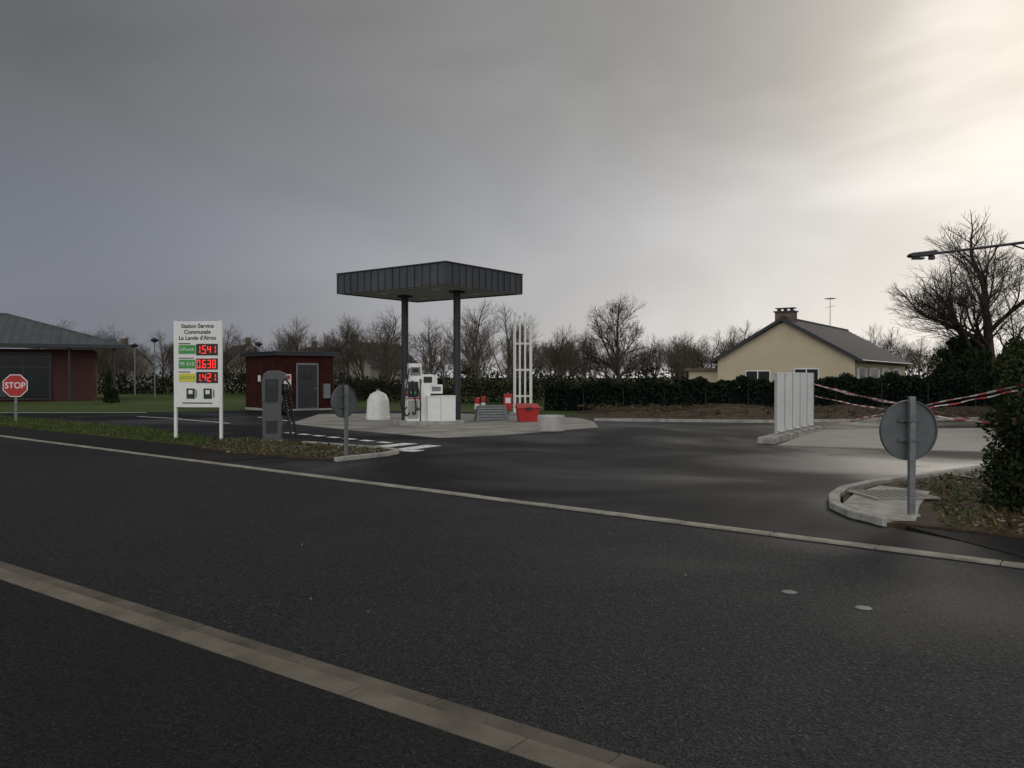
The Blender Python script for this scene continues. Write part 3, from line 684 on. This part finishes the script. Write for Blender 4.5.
# ---------------------------------------------------------------- house
Apt=Vector((11.9,46.3));Bpt=Vector((18.0,42.0));ux=(Bpt-Apt).normalized();ang=math.atan2(ux.y,ux.x);W=(Bpt-Apt).length;Ln=15;eh=2.65;rh=4.8
g=grp("rendered_house",(Apt.x,Apt.y,-0.03),ang)
mb=MB()
mb.add([(0,0,0),(W,0,0),(W,Ln,0),(0,Ln,0),(0,0,eh),(W,0,eh),(W,Ln,eh),(0,Ln,eh),(W/2,0,rh-0.1),(W/2,Ln,rh-0.1)],[(0,1,5,8,4),(1,2,6,5),(2,3,7,9,6),(3,0,4,7)],'house')
mb.obj("walls",g)
mb=MB();ov=0.35;sl=(rh-eh)/(W/2)
for sgn in(0,1):
    xe=-ov if sgn==0 else W+ov
    ze=eh-ov*sl
    p=[(xe,-0.25,ze+0.0),(W/2,-0.25,rh),(W/2,Ln+0.25,rh),(xe,Ln+0.25,ze)]
    q=[(x,y,z_+0.12) for x,y,z_ in p]
    fs=[(0,1,2,3),(7,6,5,4),(0,4,5,1),(1,5,6,2),(2,6,7,3),(3,7,4,0)]
    mb.add(p+q,fs,'slate')
    for r_ in range(1,14):
        f_=r_/14;xa=xe+(W/2-xe)*f_;za=ze+(rh-ze)*f_+0.12
        dx=0.05 if sgn==0 else -0.05
        mb.add([(xa,-0.25,za+0.002),(xa,Ln+0.25,za+0.002),(xa+dx,Ln+0.25,za+0.02+abs(dx)*sl),(xa+dx,-0.25,za+0.02+abs(dx)*sl)],[(0,1,2,3)],'slate')
    mb.add([(xe,-0.28,ze-0.08),(W/2,-0.28,rh-0.08),(W/2,-0.28,rh+0.13),(xe,-0.28,ze+0.13)],[(0,1,2,3)],'dgrey')
    xg=xe-0.06 if sgn==0 else xe+0.06
    mb.tube((xg,-0.25,ze+0.03),(xg,Ln+0.25,ze+0.03),0.06,0.06,'dgrey',8)
mb.tube((W/2,-0.25,rh+0.12),(W/2,Ln+0.25,rh+0.12),0.09,0.09,'slate',8)
mb.obj("roof",g)
mb=MB().box(W/2-0.6,W/2+0.45,0.5,1.1,rh-0.5,rh+0.45,'tile').box(W/2-0.67,W/2+0.52,0.43,1.17,rh+0.451,rh+0.52,'dgrey')
for x in(-0.45,-0.1,0.25): mb.box(W/2+x-0.08,W/2+x+0.08,0.7,0.9,rh+0.521,rh+0.65,'dgrey')
mb.box(W/2-0.6,W/2+0.45,0.55,1.05,rh+0.651,rh+0.70,'dgrey');mb.obj("chimney",g)
mb=MB()
def win(x0,x1,z0,z1,sh=False):
    mb.box(x0-0.06,x1+0.06,-0.03,-0.002,z0-0.06,z1+0.06,'white').box(x0,x1,-0.045,-0.031,z0,z1,'glass2').box((x0+x1)/2-0.03,(x0+x1)/2+0.03,-0.055,-0.046,z0,z1,'white').box(x0-0.12,x1+0.12,-0.1,-0.031,z0-0.12,z0-0.062,'kerbn')
win(1.7,3.0,1.15,1.95);win(4.4,5.6,0.95,2.05)
for y0_,y1_,z0,z1 in((1.0,2.2,0.9,2.1),(4.0,5.6,0.1,2.1),(7.5,8.7,0.9,2.1),(11,12.4,0.9,2.1)):
    mb.box(W+0.002,W+0.03,y0_-0.06,y1_+0.06,z0-0.06,z1+0.06,'white').box(W+0.031,W+0.045,y0_,y1_,z0,z1,'glass2').box(W+0.031,W+0.06,y0_-0.6,y0_-0.08,z0,z1,'white').box(W+0.031,W+0.06,y1_+0.08,y1_+0.6,z0,z1,'white')
mb.obj("windows",g)
mb=MB().tube((W/2+0.2,9.5,rh),(W/2+0.2,9.5,rh+2.0),0.025,0.02,'galv',6)
for i in range(6): mb.tube((W/2-0.1,9.2+i*0.12,rh+1.9),(W/2+0.5,9.2+i*0.12,rh+1.9),0.012,0.012,'galv',5)
mb.tube((W/2+0.2,9.1,rh+1.9),(W/2+0.2,9.95,rh+1.9),0.012,0.012,'galv',5);mb.tube((W/2-0.1,9.5,rh+1.3),(W/2+0.5,9.5,rh+1.45),0.012,0.012,'galv',5);mb.obj("antenna",g)
mb=MB().box(-2.6,-0.01,2.0,6,0,2.0,'house').box(-2.8,-0.01,1.8,6.2,2.001,2.18,'tile');mb.obj("annex",g)

# ---------------------------------------------------------------- left public building
g=grp("community_building",(-27.0,55.0,-0.02),R(25))
mb=MB().box(-34,-1.6,1.0,6.5,0,3.5,'brick');mb.obj("walls",g)
mb=MB();x=-29.5
mb.box(-30,-4.1,0.93,0.98,0.25,3.1,'glass2')
while x<-4.0:
    mb.box(x-0.05,x+0.05,0.86,0.925,0.2,3.15,'dgrey')
    if random.random()<0.6 and x<-5.6: mb.box(x+0.2,x+1.4,0.90,0.925,0.3,1.3,'curtain')
    x+=1.58
mb.box(-30,-4.1,0.85,0.925,3.151,3.25,'dgrey').box(-30,-4.1,0.85,0.925,0.1,0.19,'dgrey').box(-30,-4.1,0.87,0.918,2.25,2.32,'dgrey')
mb.box(-1.595,-1.55,2.2,3.4,0.2,2.4,'dgrey')
mb.obj("windows",g)
mb=MB()
for x in(-0.3,-3.0,-12): mb.tube((x,-0.1,0),(x,-0.1,3.6),0.09,0.09,'dgrey',10)
mb.obj("posts",g)
ez=3.78;rz=5.95;ry_=3.6;rx_=-7.0;by=7.8
E=[(-36,-0.6,ez),(0.4,-0.6,ez),(0.4,by,ez),(-36,by,ez)];Rg=[(-36,ry_,rz),(rx_,ry_,rz)]
mb=MB().add(E+Rg,[(0,1,5,4),(1,2,5),(2,3,4,5)],'metalroof').add(E,[(0,3,2,1)],'dgrey')
mb.box(-36,0.42,-0.66,-0.601,ez-0.22,ez+0.03,'dgrey').box(0.401,0.46,-0.66,by,ez-0.22,ez+0.03,'dgrey')
x=-35.5
while x<0.2:
    if x<rx_: top_=(x,ry_,rz)
    else:
        t_=(0.4-x)/(0.4-rx_);top_=(x,-0.6+(ry_+0.6)*t_,ez+(rz-ez)*t_)
    mb.tube((x,-0.6,ez+0.02),(top_[0],top_[1],top_[2]+0.02),0.025,0.025,'metalroof',4);x+=0.55
mb.tube((0.4,-0.6,ez+0.03),(rx_,ry_,rz+0.03),0.05,0.05,'metalroof',6).tube((rx_,ry_,rz+0.03),(-36,ry_,rz+0.03),0.06,0.06,'metalroof',6)
mb.obj("roof",g)
def farhouse(x,y,w_,l_,e_,r_,rot,wk='beige',rk='slate'):
    g=grp("distant_house",(x,y,0),rot)
    MB().add([(0,0,0),(w_,0,0),(w_,l_,0),(0,l_,0),(0,0,e_),(w_,0,e_),(w_,l_,e_),(0,l_,e_),(w_/2,0,r_),(w_/2,l_,r_)],[(0,1,5,8,4),(1,2,6,5),(2,3,7,9,6),(3,0,4,7)],wk).box(w_*.3,w_*.3+.9,-0.04,-0.01,1,2.1,'glass').obj("walls",g)
    MB().add([(-.3,-.2,e_-.15),(w_/2,-.2,r_+.1),(w_/2,l_+.2,r_+.1),(-.3,l_+.2,e_-.15),(w_+.3,-.2,e_-.15),(w_+.3,l_+.2,e_-.15)],[(0,1,2,3),(1,4,5,2)],rk).box(w_/2-.3,w_/2+.3,.8,1.4,r_-.3,r_+.9,'tile').obj("roof",g)
farhouse(-20.5,88,6,10,2.8,5.4,R(-25));farhouse(-38,105,7,12,3,6,R(30));farhouse(-50,98,7,14,3,5.6,R(60),'beige','slate');farhouse(-30,110,8,12,3,5.5,R(-50))

# ---------------------------------------------------------------- trees
def tree_mesh(name,seed,H,k,levels=5,spread=0.75,trunk=0.25,r0=None,up=0.25,kids=(5,5,5,4,4),twr=0.008,lean=0.07,trl=0.5):
    rnd=random.Random(seed);V=[];F=[]
    def seg(p0,p1,ra,rb,n):
        d=(p1-p0)
        if d.length<1e-5:return
        d.normalize();a=d.orthogonal().normalized();b=d.cross(a);o=len(V)
        for p,r in((p0,ra),(p1,rb)):
            for i in range(n):
                t=2*math.pi*i/n;q=p+(a*math.cos(t)+b*math.sin(t))*r;V.append((q.x,q.y,q.z))
        for i in range(n):F.append((o+i,o+(i+1)%n,o+n+(i+1)%n,o+n+i))
    def rv():
        return Vector((rnd.gauss(0,1),rnd.gauss(0,1),rnd.gauss(0,1))).normalized()
    def grow(p,d,ln,r,lv):
        ns=5 if lv==0 else (4 if lv<3 else 2);pts=[p];dd=d.copy()
        for i in range(ns):
            dd=(dd+rv()*(lean if lv==0 else 0.20)+Vector((0,0,up*0.25))*(1 if lv>0 else 0)).normalized();pts.append(pts[-1]+dd*ln/ns)
        re=max(r*(0.55 if lv<levels else 0.5),twr*0.7)
        nside=8 if lv==0 else (5 if lv<3 else 3)
        for i in range(ns):seg(pts[i],pts[i+1],r+(re-r)*i/ns,r+(re-r)*(i+1)/ns,nside)
        if lv>=levels:return
        kn_=kids[min(lv,len(kids)-1)]
        for c in range(kn_):
            t=(trunk+(1-trunk)*(c+rnd.random()*0.8)/kn_) if lv==0 else 0.25+0.75*(c+rnd.random())/kn_
            t=min(t,0.999);i=int(t*ns);q=pts[i].lerp(pts[i+1],t*ns-i)
            pd=(pts[i+1]-pts[i]).normalized();s=rv();s=(s-pd*s.dot(pd)).normalized()
            a=rnd.uniform(0.55,1.0)*spread
            nd_=(pd*math.cos(a)+s*math.sin(a)+Vector((0,0,up*0.5))).normalized()
            rr=(r+(re-r)*t)*rnd.uniform(0.45,0.65)
            grow(q,nd_,ln*rnd.uniform(0.5,0.72)*(1.1-0.3*t if lv==0 else 1),max(rr,twr),lv+1)
        grow(pts[-1],dd,ln*0.55,re,lv+1)
    grow(Vector((0,0,-0.1)),Vector((0,0,1)),H*trl,r0 or H*0.025,0)
    mz=max(v[2] for v in V);s=H/mz;V=[(x*s,y*s,z_*s) for x,y,z_ in V]
    me=bpy.data.meshes.new(name);me.from_pydata(V,[],F);me.materials.append(M[k]);me.update();return me
def place(name,me,x,y,s=1.0,rz=0.0,parent=None,sx=1.0):
    o=bpy.data.objects.new(name,me);COL.objects.link(o);o.location=(x,y,0);o.scale=(s*sx,s*sx,s);o.rotation_euler=(0,0,rz)
    if parent:o.parent=parent
    return o
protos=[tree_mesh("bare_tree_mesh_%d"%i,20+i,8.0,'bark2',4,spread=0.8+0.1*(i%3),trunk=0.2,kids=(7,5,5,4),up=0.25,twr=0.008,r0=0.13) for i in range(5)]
hero=tree_mesh("oak_mesh",5,8.0,'bark',5,spread=0.95,trunk=0.25,kids=(8,5,4,4,3),up=0.10,twr=0.009,lean=0.03)
def B(px,Y): return (px-512)/800*Y
o=place("bare_tree",tree_mesh("big_bare_tree_mesh",12,10.1,'bark',5,spread=0.9,trunk=0.25,r0=0.28,kids=(9,5,5,4,3),up=0.20,twr=0.007,lean=0.02),B(992,40),40,1.0,0.6,sx=1.35)
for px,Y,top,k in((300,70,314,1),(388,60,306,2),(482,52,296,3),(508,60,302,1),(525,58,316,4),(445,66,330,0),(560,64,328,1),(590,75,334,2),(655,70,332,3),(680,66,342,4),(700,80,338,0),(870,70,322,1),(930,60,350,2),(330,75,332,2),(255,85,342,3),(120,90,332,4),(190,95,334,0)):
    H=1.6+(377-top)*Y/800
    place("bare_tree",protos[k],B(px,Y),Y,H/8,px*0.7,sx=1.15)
place("bare_tree",hero,B(618,62),62,(1.6+85*62/800)/8,1.0,sx=1.0)
row=grp("distant_tree_row",(0,0,0))
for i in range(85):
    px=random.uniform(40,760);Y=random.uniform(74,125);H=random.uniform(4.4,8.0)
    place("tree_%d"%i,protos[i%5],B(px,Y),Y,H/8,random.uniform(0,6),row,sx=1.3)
for i in range(14):
    px=random.uniform(840,1150);Y=random.uniform(75,110);place("treer_%d"%i,protos[i%5],B(px,Y),Y,random.uniform(.6,.85),random.uniform(0,6),row,sx=1.3)
def scrub(name,pts,hh,wd,n,size,k,mats=None,p=None):
    P=[Vector(q) for q in pts];segs=[(P[i],P[i+1],(P[i+1]-P[i]).length) for i in range(len(P)-1)];tot=sum(s[2] for s in segs);C=[]
    for a,b_,l in segs:
        m=int(n*l/tot);t=np.random.rand(m);base=np.array(a)[None]*(1-t[:,None])+np.array(b_)[None]*t[:,None]
        s=t*l;hv=hh*(0.68+0.2*np.sin(s*0.31+a.x)+0.16*np.sin(s*1.13+1)+0.12*np.sin(s*3.7))
        base=base+np.random.normal(0,wd,(m,2));zz=hv*np.random.rand(m)**0.8
        C.append(np.column_stack([base,zz]))
    C=np.vstack(C);mi=np.random.choice(len(mats),len(C),p=p) if mats else None
    leafcloud(name,C,size,k,None,mats,mi)
scrub("distant_hedgerow",[(-80,80),(-40,78),(-15,72),(5,68),(25,68),(60,60)],2.5,0.9,32000,0.20,'fard',['fard','brush','hedge'],[.35,.45,.2])
scrub("scrub",[(-12,58),(-8,52),(2,48),(12,50)],1.6,0.6,16000,0.12,'fard',['fard','brush','hedge','thuja'],[.3,.42,.22,.06])
scrub("garden_shrubs",[(13,41),(21,38.5),(26,40)],1.35,0.4,6000,0.12,'thuja',['ever','thuja','hedge'],[.5,.2,.3])
scrub("garden_hedge",[(26,48),(40,44)],3.0,0.8,12000,0.2,'ever',['ever','ivy'],[.6,.4])
def bush(name,cx,cy,rx,ry,z0,H,n,size,mats,p,taper=0.3,seed=1,lobes=14):
    rg=np.random.RandomState(seed);g=grp(name,(cx,cy,0))
    C=[]
    per=n//lobes
    for i in range(lobes):
        u=rg.rand();zc=z0+H*u*0.86;f=(1-taper*u)*math.sqrt(max(0.05,1-max(0,(u-0.6)/0.55)**2));a=rg.rand()*6.28;rr=0.55*f
        c=np.array([math.cos(a)*rx*rr,math.sin(a)*ry*rr,zc]);d=rdirs(per)*(np.random.rand(per)**0.45)[:,None]
        C.append(c+d*np.array([rx*0.52*f,ry*0.52*f,H*0.17]))
    C=np.vstack(C);C=C[C[:,2]>0.02];mi=np.random.choice(len(mats),len(C),p=p)
    leafcloud("foliage",C,size,mats[0],g,mats,mi)
    mb=MB()
    for i in range(9):
        a=i*0.7;mb.tube((0,0,0),(math.cos(a)*rx*.5,math.sin(a)*ry*.5,z0+H*rg.uniform(.5,.9)),0.03,0.01,'bark',6)
    mb.obj("stems",g)
bush("evergreen_bush",6.62,9.3,1.0,0.9,0.05,1.72,48000,0.045,['ever','ivy','leafd'],[.55,.37,.08],0.05,3,60)
bush("evergreen_bush",16.2,25,1.5,1.2,0.1,2.75,24000,0.09,['thuja','ever'],[.6,.4],0.3,5,26)
bush("evergreen_bush",20.5,31,1.8,1.4,0.1,2.2,12000,0.11,['ever','ivy'],[.6,.4],0.2,6,18)
bush("ivy_clump",22.6,40,1.3,1.2,1.6,2.0,8000,0.14,['ivy','ever'],[.7,.3],0.1,7,16)
bush("conical_shrub",-25.2,50,0.7,0.7,0.0,2.1,7000,0.09,['ever','ivy'],[.7,.3],0.85,8,18)

vs=sc.view_settings; vs.view_transform='Standard'; vs.look='None'; vs.exposure=0; vs.gamma=1
